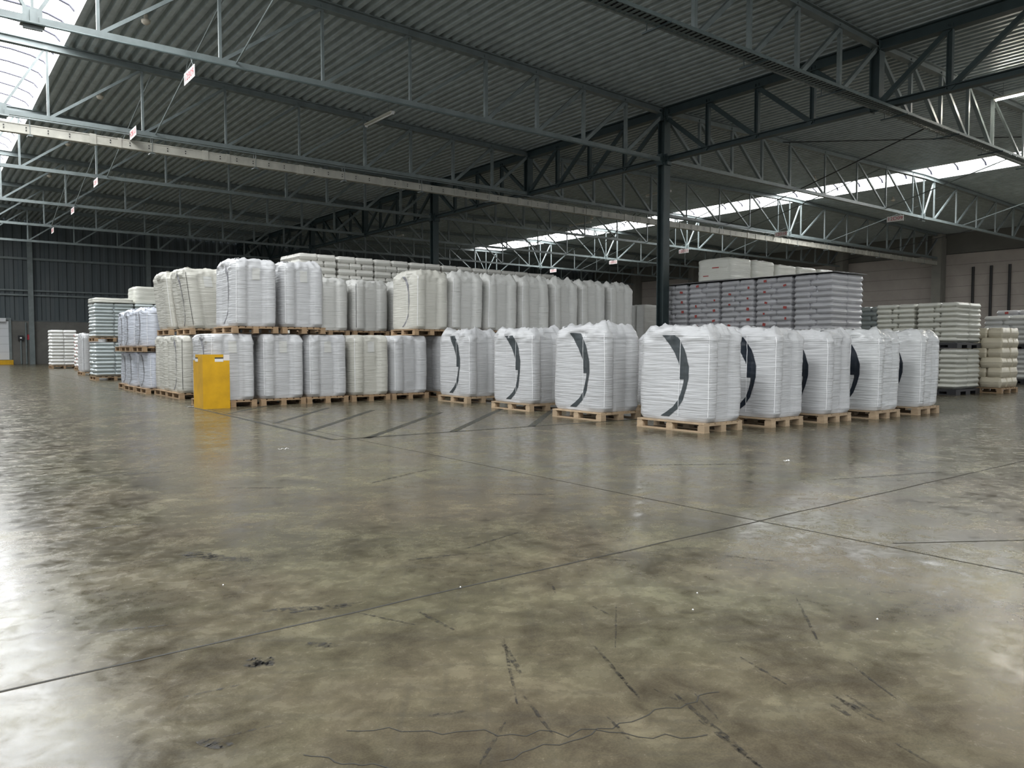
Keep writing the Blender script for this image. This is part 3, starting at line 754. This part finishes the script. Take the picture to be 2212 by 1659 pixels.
# two-high block: lower front row
LX = [(4.17, .88), (5.12, .89), (6.03, .88), (6.98, .88), (7.90, .90), (9.05, .9), (10.05, .9), (11.05, .9), (12.1, .9), (13.1, .95), (14.15, .95)]
lowlab = ['partly behind the yellow guard', 'first right of the yellow guard', 'second right of the yellow guard', 'third right of the yellow guard', 'fourth right of the yellow guard, beside the front row']
for i, (x, w_) in enumerate(LX):
    l = lowlab[i] if i < 5 else 'hidden behind the front row, %s' % ordn(i - 5)
    bulk_bag(x, 14.28, 0, w_, 1.12, 1.335, 'lower white bulk bag of the block, ' + l.replace(', beside the front row', ''), 'floor pallet of the lower block bag ' + l.replace(', beside the front row', ''), mark='mark_grey' if i in (0, 3) else None, seed=20 + i % 6, lobe=.062,
             group='lower tier of the bulk bag block', pouch=i < 4, seam=1, loops=False, top=.25, cover='cover_white' if i < 3 else ('cover_cream' if i == 3 else 'cover_white'))
UX = [(4.62, 14.28, .86, 1.15, 'big one above the yellow guard', 'mark_grey', (.02, 0), 'cover_white'), (5.56, 14.30, .88, 1.12, 'second above the yellow guard', None, (.0, 0), 'cover_white'),
      (8.44, 14.26, .88, 1.05, 'brightest one with thin dark crescent', 'mark_grey', (.02, 0), 'cover_cream'), (9.36, 14.3, .92, 1.1, 'first right of the crescent one', None, (.03, 0), 'cover_grey'), (10.34, 14.3, .93, 1.1, 'second right of the crescent one', None, (.03, 0), 'cover_grey'),
      (11.34, 14.3, .93, 1.1, 'third right of the crescent one, before a dark gap', None, (0, 0), 'cover_grey'), (12.36, 14.3, .86, 1.1, 'fourth right of the crescent one', None, (0, 0), 'cover_grey'), (13.26, 14.3, .92, 1.1, 'fifth right of the crescent one', None, (0, 0), 'cover_grey'), (14.28, 14.3, .92, 1.1, 'last on the right with crumpled top', None, (0, 0), 'cover_grey')]
for i, (x, y, w_, d_, l, mk, ln, cv) in enumerate(UX):
    bulk_bag(x, y, 1.36, w_, d_, 1.33, 'upper bulk bag of the block, ' + l, 'raised pallet under upper bag, ' + l.split(',')[0], cover=cv, mark=mk, seed=30 + i, lean=ln, lobe=.058, group='upper tier of the bulk bag block', wr=1.0 if i < 3 else 1.5, pouch=i in (0, 1), seam=1, top=1.2 if i < 3 else 2.2)
for i, x in enumerate((7.2, 8.26, 9.32)):
    bulk_bag(x, 16.78, 0, .97, 1.1, 1.335, 'hidden lower bulk bag behind the block front, %s' % ordn(i), 'hidden floor pallet behind the block front, %s' % ordn(i), mark=None, seed=40, pouch=False, loops=False, top=.25, group='bags behind the block front')
    bulk_bag(x, 16.78, 1.365, .97, 1.1, 1.30, 'grey-white upper bulk bag set back, %s' % ['left, half behind its neighbour', 'middle, with black side seam', 'right sliver beside the crescent bag'][i], 'raised pallet set back, %s' % ['left', 'middle', 'right'][i], cover='cover_grey', mark=None,
             seed=41 + i, seam=2 if i == 1 else 1, pouch=False, group='bags behind the block front')
# left flank of the block
bulk_bag(4.40, 17.1, 0, .95, 1.1, 1.34, 'cream lower bulk bag left of the yellow guard with black seam', 'pallet of the cream bag left of the yellow guard', cover='cover_cream', mark='mark_grey', seed=50, seam=2, pouch=False, loops=False, top=.25, group='cream bags on the left flank')
bulk_bag(4.42, 18.26, 0, .95, 1.1, 1.34, 'hidden cream lower bag behind the one with black seam', 'hidden pallet on the left flank', cover='cover_cream', mark=None, seed=51, seam=0, pouch=False, loops=False, top=.25, group='cream bags on the left flank')
bulk_bag(4.62, 17.0, 1.37, 1.0, 1.1, 1.36, 'cream upper bulk bag leaning left with long black seam', 'pallet under the leaning cream bag', cover='cover_cream', mark='mark_grey', seed=52, seam=2, lean=(-.16, .0), pouch=True, group='cream bags on the left flank')
bulk_bag(4.50, 18.22, 1.37, .98, 1.1, 1.36, 'cream upper bag behind the leaning one', 'pallet behind the leaning cream bag', cover='cover_cream', mark=None, seed=53, lean=(-.12, 0), pouch=False, group='cream bags on the left flank')
for k in range(3):
    for tier in range(2):
        bulk_bag(4.28 - .06 * tier + (.12 if k == 2 else 0), 19.5 + 1.32 * k, tier * .99, 1.1, 1.12, .96 if tier == 0 else 1.0, '%s squat bluish-white bag with white straps, %s' % (('lower', 'upper')[tier], ['nearest', 'middle', 'far'][k]),
                 '%s pallet of the squat bags, %s' % (('floor', 'raised')[tier], ['nearest', 'middle', 'far'][k]), cover='cover_cool', mark='mark_grey', seed=60 + k + 3 * tier, round_=4.0, belly=.035, lobe=.015, pouch=False, group='squat bluish-white bags', wr=1.3, loops=bool(tier), top=1.0 if tier else .25)
bulk_bag(5.17, 34.0, 0, .92, 1.1, 1.6, 'tall narrow white bag beside the silver-blue sack tower', 'pallet of the tall narrow bag far left', mark=None, seed=70, seam=2, pouch=False)

# ------------------------------------------------------------------ sack loads
_sk = {}
def sack_mesh(mkey, seed):
    if (mkey, seed) in _sk: return _sk[(mkey, seed)]
    nx, ny = 14, 10; vs = []; fs = []
    for side in (1, -1):
        for j in range(ny + 1):
            for i in range(nx + 1):
                u = -1 + 2 * i / nx; v = -1 + 2 * j / ny
                k = 1.0 - .03 * (abs(u) ** 8 * abs(v) ** 8)
                t = (max(0, 1 - abs(u) ** 14)) ** .5 * (max(0, 1 - abs(v) ** 12)) ** .5
                nz = .10 * noise.noise((u * 2 + seed * 5, v * 2, side)) * t + .05 * noise.noise((u * 5 + seed * 5, v * 5, side)) * t
                x = .5 * math.copysign(abs(u) ** .8, u) * (1 + .015 * noise.noise((v * 3, seed, 1))) * k; y = .5 * math.copysign(abs(v) ** .75, v) * (1 + .02 * noise.noise((u * 3, seed, 2))) * k
                # squash: fat sides so neighbours in a stack touch
                vs.append((x, y, side * .5 * (t * .98 + .02) + nz * .5))
    n = (nx + 1) * (ny + 1)
    for j in range(ny):
        for i in range(nx):
            a = j * (nx + 1) + i; b = a + 1; c = a + nx + 2; d = a + nx + 1
            fs.append((a, b, c, d)); fs.append((n + d, n + c, n + b, n + a))
    me = bpy.data.meshes.new('sack'); me.from_pydata(vs, [], fs); me.materials.append(M[mkey])
    bm = bmesh.new(); bm.from_mesh(me); bmesh.ops.remove_doubles(bm, verts=bm.verts, dist=.012); bm.to_mesh(me); bm.free()
    me.polygons.foreach_set('use_smooth', [True] * len(me.polygons)); me.update()
    _sk[(mkey, seed)] = me; return me
_mk = None
def load(x, y, z, w, d, H, layers, label, pl, mkey, pk='wood', mark=0, group='sack loads', rows_y=True, seed=0, full=False, jit=.012):
    """stack of sacks on a pallet; x,y low corner"""
    global _mk
    rnd = random.Random(seed * 17 + 3)
    if pk == 'black': black_pallet(x, y, z, w, d, pl)
    elif pk: pallet(x, y, z, w, d, pl, pk)
    t = emp('sack_stack', (x, y, z + HP), label, 'stacked sacks', group)
    lh = (H - HP - .03) / layers
    # core keeps the middle of the stack closed
    mb = MB(); mb.box(.12, w - .12, .12, d - .12, 0, H - HP - .03); mb.obj('stack_core', M[mkey], t)
    for l in range(layers):
        A = (l % 2 == 0); zc = (l + .5) * lh; cells = []
        if rows_y:   # -X face shows one long and one short sack
            s = .58
            if A: cells = [(0, 0, .5 * w, s * d), (0, s * d, .5 * w, d), (.5 * w, 0, w, s * d)]
            else: cells = [(0, 0, .5 * w, (1 - s) * d), (0, (1 - s) * d, .5 * w, d), (.5 * w, 0, w, (1 - s) * d)]
            if not A: cells[2] = (.5 * w, 0, w, (1 - s) * d)
        else:
            if A: cells = [(0, 0, .34 * w, .5 * d), (0, .5 * d, .34 * w, d), (.34 * w, 0, .67 * w, .45 * d), (.67 * w, 0, w, .45 * d)]
            else: cells = [(0, 0, .5 * w, .34 * d), (.5 * w, 0, w, .34 * d), (0, .34 * d, .45 * w, .67 * d), (0, .67 * d, .45 * w, d)]
        if l == layers - 1:
            cells = cells + [(.5 * w, .5 * d, w, d)] if rows_y else cells + [(.45 * w, .45 * d, w, d)]
        mk = (d * (.16 if A else .72) + rnd.uniform(-.04, .04)) if (mark and rnd.random() < .85) else None
        for (a, b, c, e) in cells:
            o = link('sack', sack_mesh(mkey, rnd.randint(0, 3)), t, ((a + c) / 2 + rnd.uniform(-jit, jit), (b + e) / 2 + rnd.uniform(-jit, jit) * .5, zc + .014), (rnd.uniform(-.008, .008), rnd.uniform(-.008, .008), rnd.uniform(-.015, .015)), (c - a - .004, e - b - .006, lh * 1.06))
            if mk is not None and a == 0 and b <= mk < e:
                if _mk is None:
                    m2 = MB(); m2.box(-.006, .006, -.05, .05, -.045, .045); _mk = m2.mesh('printed_mark', M['red_print'])
                q = link('printed_mark', _mk, o, (-.006, mk, zc + .01), (rnd.uniform(-.3, .3), 0, 0), (1, rnd.uniform(.5, 1.1), rnd.uniform(.6, 1.0)))
                q.matrix_parent_inverse = Matrix.LocRotScale(o.location, o.rotation_euler, o.scale).inverted(); mk = None
    return t
def cover_block(x, y, z, w, d, H, label, pl, cover='film', pk='wood', seed=0, group='film-wrapped loads', redm=False, flat=False):
    """load fully hidden under wrapped film: rumpled soft block showing its layers"""
    if pk: pallet(x, y, z, w, d, pl, pk)
    hp = HP if pk else 0
    t = emp('wrapped_load', (x, y, z + hp), label, 'wrapped load', group)
    h = H - hp; nl = max(2, round(h / .16)); N = 16; NV = max(10, nl * 5); vs = []; fs = []; per = 4 * N
    for j in range(NV + 1):
        v = j / NV
        for f in range(4):
            for i in range(N):
                u = -1 + 2 * i / N
                q = {0: (u, -1), 1: (1, u), 2: (-u, 1), 3: (-1, -u)}[f]
                k = 1 / ((abs(q[0]) ** 9 + abs(q[1]) ** 9) ** (1 / 9))
                r = 1 - .05 * max(0, (v - .92) / .08) ** 2 - .012 * abs(math.cos(PI * nl * v)) ** 6
                X = w / 2 + q[0] * k * r * w / 2; Y = d / 2 + q[1] * k * r * d / 2; Z = v * h
                n = noise.noise_vector((X * 3 + seed * 9, Y * 3, Z * 5 + seed)) * .014
                vs.append((X + n.x, Y + n.y, Z + (n.z * 1.5 if 0 < j and not (flat and v > .9) else 0)))
    for j in range(NV):
        for i in range(per): fs.append((j * per + i, j * per + (i + 1) % per, (j + 1) * per + (i + 1) % per, (j + 1) * per + i))
    last = NV * per; prev = last
    for ring in (.85, .6, .3):
        b = len(vs)
        for i in range(per):
            p = vs[last + i]; X = w / 2 + (p[0] - w / 2) * ring; Y = d / 2 + (p[1] - d / 2) * ring
            vs.append((X, Y, h + (.0 if flat else 1.0) * (.02 + .03 * noise.noise((X * 4 + seed, Y * 4, 3.3)))))
        for i in range(per): fs.append((prev + i, prev + (i + 1) % per, b + (i + 1) % per, b + i))
        prev = b
    fs.append(tuple(range(prev, prev + per))); fs.append(tuple(range(per - 1, -1, -1)))
    me = bpy.data.meshes.new('wrapped_body'); me.from_pydata(vs, [], fs); me.materials.append(M[cover]); me.polygons.foreach_set('use_smooth', [True] * len(me.polygons)); me.update()
    link('wrapped_body', me, t)
    if redm:
        m2 = MB(); m2.box(-.012, .004, d * .3, d * .5, h * .55, h * .60); m2.box(-.012, .004, d * .62, d * .78, h * .2, h * .24); m2.obj('printed_mark', M['red_print'], t)
    return t

posn = ['nearest, at the right end', 'second from the right end', 'middle', 'fourth from the right end', 'farthest, beside the steel column']
for k in range(5):
    y = 11.36 + 1.265 * k
    cover_block(19.92, y, 0, 1.66, 1.24, 1.378, 'hidden lower load under the sack wall, %s' % posn[k].split(',')[0], 'hidden floor pallet of the sack wall, %s' % posn[k].split(',')[0], seed=k, group='hidden supporting loads', flat=True)
    load(19.92, y, 1.395, 1.66, 1.20, 1.75, 10, 'lavender-grey sack stack of the tall sack wall, %s' % posn[k], 'raised pallet in the sack wall, %s' % posn[k].split(',')[0], 'sack_lav', mark=(1 if k > 0 else 0), group='tall wall of lavender-grey sacks', seed=k + 1)
# dark sheets on the sack wall
mb = MB(); vs = []; fs = []; NX, NY = 10, 60
for j in range(NY + 1):
    for i in range(NX + 1):
        X = 19.86 + 1.78 * i / NX; Y = 11.3 + 6.35 * j / NY; vs.append((X, Y, 3.172 + .015 * noise.noise((X * 1.5, Y * 1.7, 0)) + (.01 if i else .0)))
for j in range(NY):
    for i in range(NX): a = j * (NX + 1) + i; fs.append((a, a + 1, a + NX + 2, a + NX + 1))
mb.add(vs, fs); o = mb.obj('cover_sheet', M['cablegrey'], smooth=True)
mdf = o.modifiers.new('thickness', 'SOLIDIFY'); mdf.thickness = .012
o.data.materials.clear(); o.data.materials.append(mat('grey_sheet', (.30, .30, .31), .4))
tag(o, 'dark grey plastic sheet lying on top of the tall sack wall', 'cover sheet')
tl = ['largest, at the left end', 'second from the left', 'third from the left', 'fourth from the left', 'fifth from the left', 'last on the right']
for k in range(6):
    x = 20.0 + 1.27 * k
    if k >= 2:
        for tr in range(2): cover_block(x - .02, 14.8, tr * 1.59, 1.24, 1.3, 1.58, 'hidden %s load behind the sack wall, %s' % (('lower', 'upper')[tr], ordn(k - 2)), 'hidden %s pallet behind the sack wall, %s' % (('lower', 'upper')[tr], ordn(k - 2)), seed=k + tr, group='hidden supporting loads', flat=True)
    cover_block(x, 14.84, 3.205, 1.24, 1.25, .68 if k < 2 else .62, 'cream film-wrapped half load on top of the sack wall, %s' % tl[k], None, 'film', None, seed=20 + k, redm=(k == 0), group='cream half loads on the sack wall')

# grey-green two-high stacks on black plastic pallets at the right
for k, y in enumerate((7.68, 8.65)):
    for tr in range(2):
        load(18.8, y, tr * 1.075, 1.3, .93, 1.07, 8, '%s cream-white sack stack on black pallet, %s' % (('lower', 'upper')[tr], ['near right corner of the pair', 'left one beside the sack wall'][k]),
             '%s black plastic pallet, %s' % (('floor-level', 'raised')[tr], ['under the near pair', 'under the left pair'][k]), 'sack_cream', 'black', group='two-high stacks on black pallets', rows_y=True, seed=30 + 2 * k + tr)
for tr in range(2):
    load(24.0, 11.7, tr * 1.2, 1.2, 1.2, 1.19, 7, '%s silvery sack stack in the gap right of the sack wall' % ('lower', 'upper')[tr], '%s pallet in the gap right of the sack wall' % ('lower', 'upper')[tr], 'sack_blue', group='silvery sacks behind', seed=40 + tr)
load(20.4, 7.32, 0, 1.0, 1.02, 1.57, 6, 'beige stack of large film-wrapped sacks near the right edge', 'splintered pallet under the beige sacks', 'sack_beige', group='beige sacks', seed=50, rows_y=False)
for k, y in enumerate((8.7, 7.4)):
    for tr in range(2):
        load(26.2, y, tr * 1.04, 1.3, 1.26, 1.03, 6, '%s bright white sack stack at the right edge, %s' % (('lower', 'upper')[tr], ['partly behind the beige sacks', 'outer one'][k]), '%s black pallet at the right edge, %s' % (('floor', 'raised')[tr], ('inner', 'outer')[k]), 'sack_white', 'black', group='white stacks at the right edge', seed=54 + k * 2 + tr)
for k, y in enumerate((9.6, 8.3)):
    load(29.4, y, 0, 1.2, 1.2, 2.36 + .08 * k, 14, 'far white sack stack with red and blue print, %s' % ['lower left one', 'taller right one'][k], 'far pallet behind the white sacks, %s' % ('left', 'right')[k], 'sack_lav', mark=1, group='red and blue printed sacks', seed=60 + k)
for k in range(2):
    cover_block(24.0, 22.0 + .5 * k, 0, .9, .46, 2.85, 'narrow dark grey wrapped bale behind the steel column, %s' % ('right', 'left')[k], 'pallet under the %s narrow bale' % ('right', 'left')[k], 'cover_grey', seed=70 + k, group='narrow bales')
# back row of high sack stacks
sn = ['first on the left', 'second from left', 'third from left, red print', 'fourth from left', 'fifth from left', 'sixth from left', 'seventh from left', 'last on the right']
for k in range(8):
    x = 7.45 + 1.035 * k
    cover_block(x, 18.06, 0, 1.0, 1.2, 1.688, 'hidden lower load under the back row of sacks, %s' % sn[k].split(',')[0], 'hidden pallet under the back row, %s' % sn[k].split(',')[0], seed=k, group='hidden supporting loads', flat=True)
    load(x, 18.06, 1.69, 1.0, 1.2, 1.72 - .01 * k, 10, 'grey-white sack stack in the high back row, %s' % sn[k], 'hidden raised pallet in the back row, %s' % sn[k].split(',')[0], 'sack_dim', mark=0, group='high back row of sack stacks', rows_y=False, seed=80 + k)
# silver-blue tower and neighbours at the far left
for k in range(3):
    for tr in range(2):
        load(4.72 + 1.24 * k, 28.5, tr * 1.29, 1.21, 1.12, 1.28, 10 if tr else 9, '%s silver-blue sack stack far left, %s' % (('lower', 'upper')[tr], ['outer tower', 'beside the tower', 'hidden third'][k]), '%s pallet of the silver-blue sacks, %s' % (('floor', 'raised')[tr], ('outer', 'second', 'third')[k]), 'sack_blue', group='silver-blue sack stacks', seed=100 + 2 * k + tr)
cover_block(4.70, 28.48, 2.58, 1.24, 1.12, .14, 'crumpled clear film hood on top of the silver-blue tower', None, 'film', None, seed=110)
cover_block(5.97, 28.6, 2.58, 1.22, 1.1, .58, 'cream wrapped load topmost behind the squat bags, left', None, 'film', None, seed=111)
cover_block(7.21, 28.6, 2.58, 1.2, 1.1, .55, 'cream wrapped load topmost behind the squat bags, right', None, 'film', None, seed=112)
load(5.6, 46.0, 0, 1.2, 1.15, 2.0, 11, 'cream-white sack stack standing alone near the white door', 'pallet of the lone stack near the white door', 'sack_white', group='lone stacks', seed=120, rows_y=True)
load(6.15, 41.6, 0, .95, 1.1, 1.75, 10, 'narrow white stack with red print behind the tall narrow bag', 'pallet behind the tall narrow bag', 'sack_white', mark=1, group='lone stacks', seed=121)

# ------------------------------------------------------------------ yellow corner guard
g = emp('corner_guard', (4.05, 14.14, 0), 'yellow painted corner guard with black and white stripe standing at the bag block corner', 'corner guard')
H = .97
mb = MB(); mb.box(-.02, .45, -.02, 0, 0, H - .11); mb.box(-.02, .34, -.02, 0, H - .11, H); mb.obj('front_panel', M['yellow'], g)
mb = MB(); mb.box(-.02, 0, 0.0005, .56, 0, H - .11); mb.box(-.02, 0, 0.0005, .42, H - .11, H); mb.obj('side_panel', M['yellow'], g)
mb = MB(); mb.box(.19, .34, -.024, -.0205, H - .075, H - .052); mb.obj('stripe', M['seam_black'], g)
mb = MB(); mb.box(.19, .34, -.024, -.0205, H - .13, H - .077); mb.obj('stripe', M['paper'], g)
mb = MB(); mb.box(.345, .45, -.018, -.004, H - .109, H - .005); mb.obj('corner_sticker', M['sign'], g)
mb = MB(); mb.box(-.024, -.0205, .26, .42, H - .075, H - .055); mb.obj('stripe', M['seam_black'], g)
mb = MB(); mb.box(-.024, -.0205, .26, .42, H - .13, H - .077); mb.obj('stripe', M['paper'], g)

# scraps on the floor
def scrap(x, y, r, label, m='paper', sd=0):
    mb = MB(); rnd = random.Random(sd); n = 9
    vs = [(r * (i / n - .5) * 2, r * .25 * math.sin(i * 1.9 + sd) + e * r * .12, .004 + .012 * abs(math.sin(i * 2.3 + sd)) + (0.0 if e > 0 else .002)) for i in range(n) for e in (1, -1)]
    mb.add(vs, [(2 * i, 2 * i + 1, 2 * i + 3, 2 * i + 2) for i in range(n - 1)])
    o = mb.obj('scrap', M[m], loc=(x, y, 0)); md = o.modifiers.new('t', 'SOLIDIFY'); md.thickness = .003; md.offset = 0
    tag(o, label, 'floor litter', None)
scrap(3.11, 8.0, .06, 'curled white plastic scrap on the open floor', sd=1)
scrap(4.02, 14.75, .10, 'torn white film scrap at the foot of the yellow guard', sd=3)
scrap(6.6, 4.2, .05, 'small pale leaf-like scrap on the right part of the floor', sd=5)
for x, y, gl in ((2.74, 2.18, 'right of the middle, leftmost of two'), (2.55, 2.05, 'just below the pair right of the middle'), (1.95, 2.9, 'near the long floor joint'), (3.05, 1.52, 'far right of the open floor'), (1.1, 3.6, 'on the left half of the open floor')):
    mb = MB(); n = 6; vs = [(0, 0, .006)] + [(.0045 * math.cos(k * PI / 3), .0045 * math.sin(k * PI / 3), .001) for k in range(n)]
    mb.add(vs, [(0, 1 + k, 1 + (k + 1) % n) for k in range(n)] + [tuple(range(n, 0, -1))]); o = mb.obj('plastic_granule', M['paper'], loc=(x, y, 0))
    tag(o, 'tiny white plastic granule ' + gl, 'granule', 'loose granules on the floor')
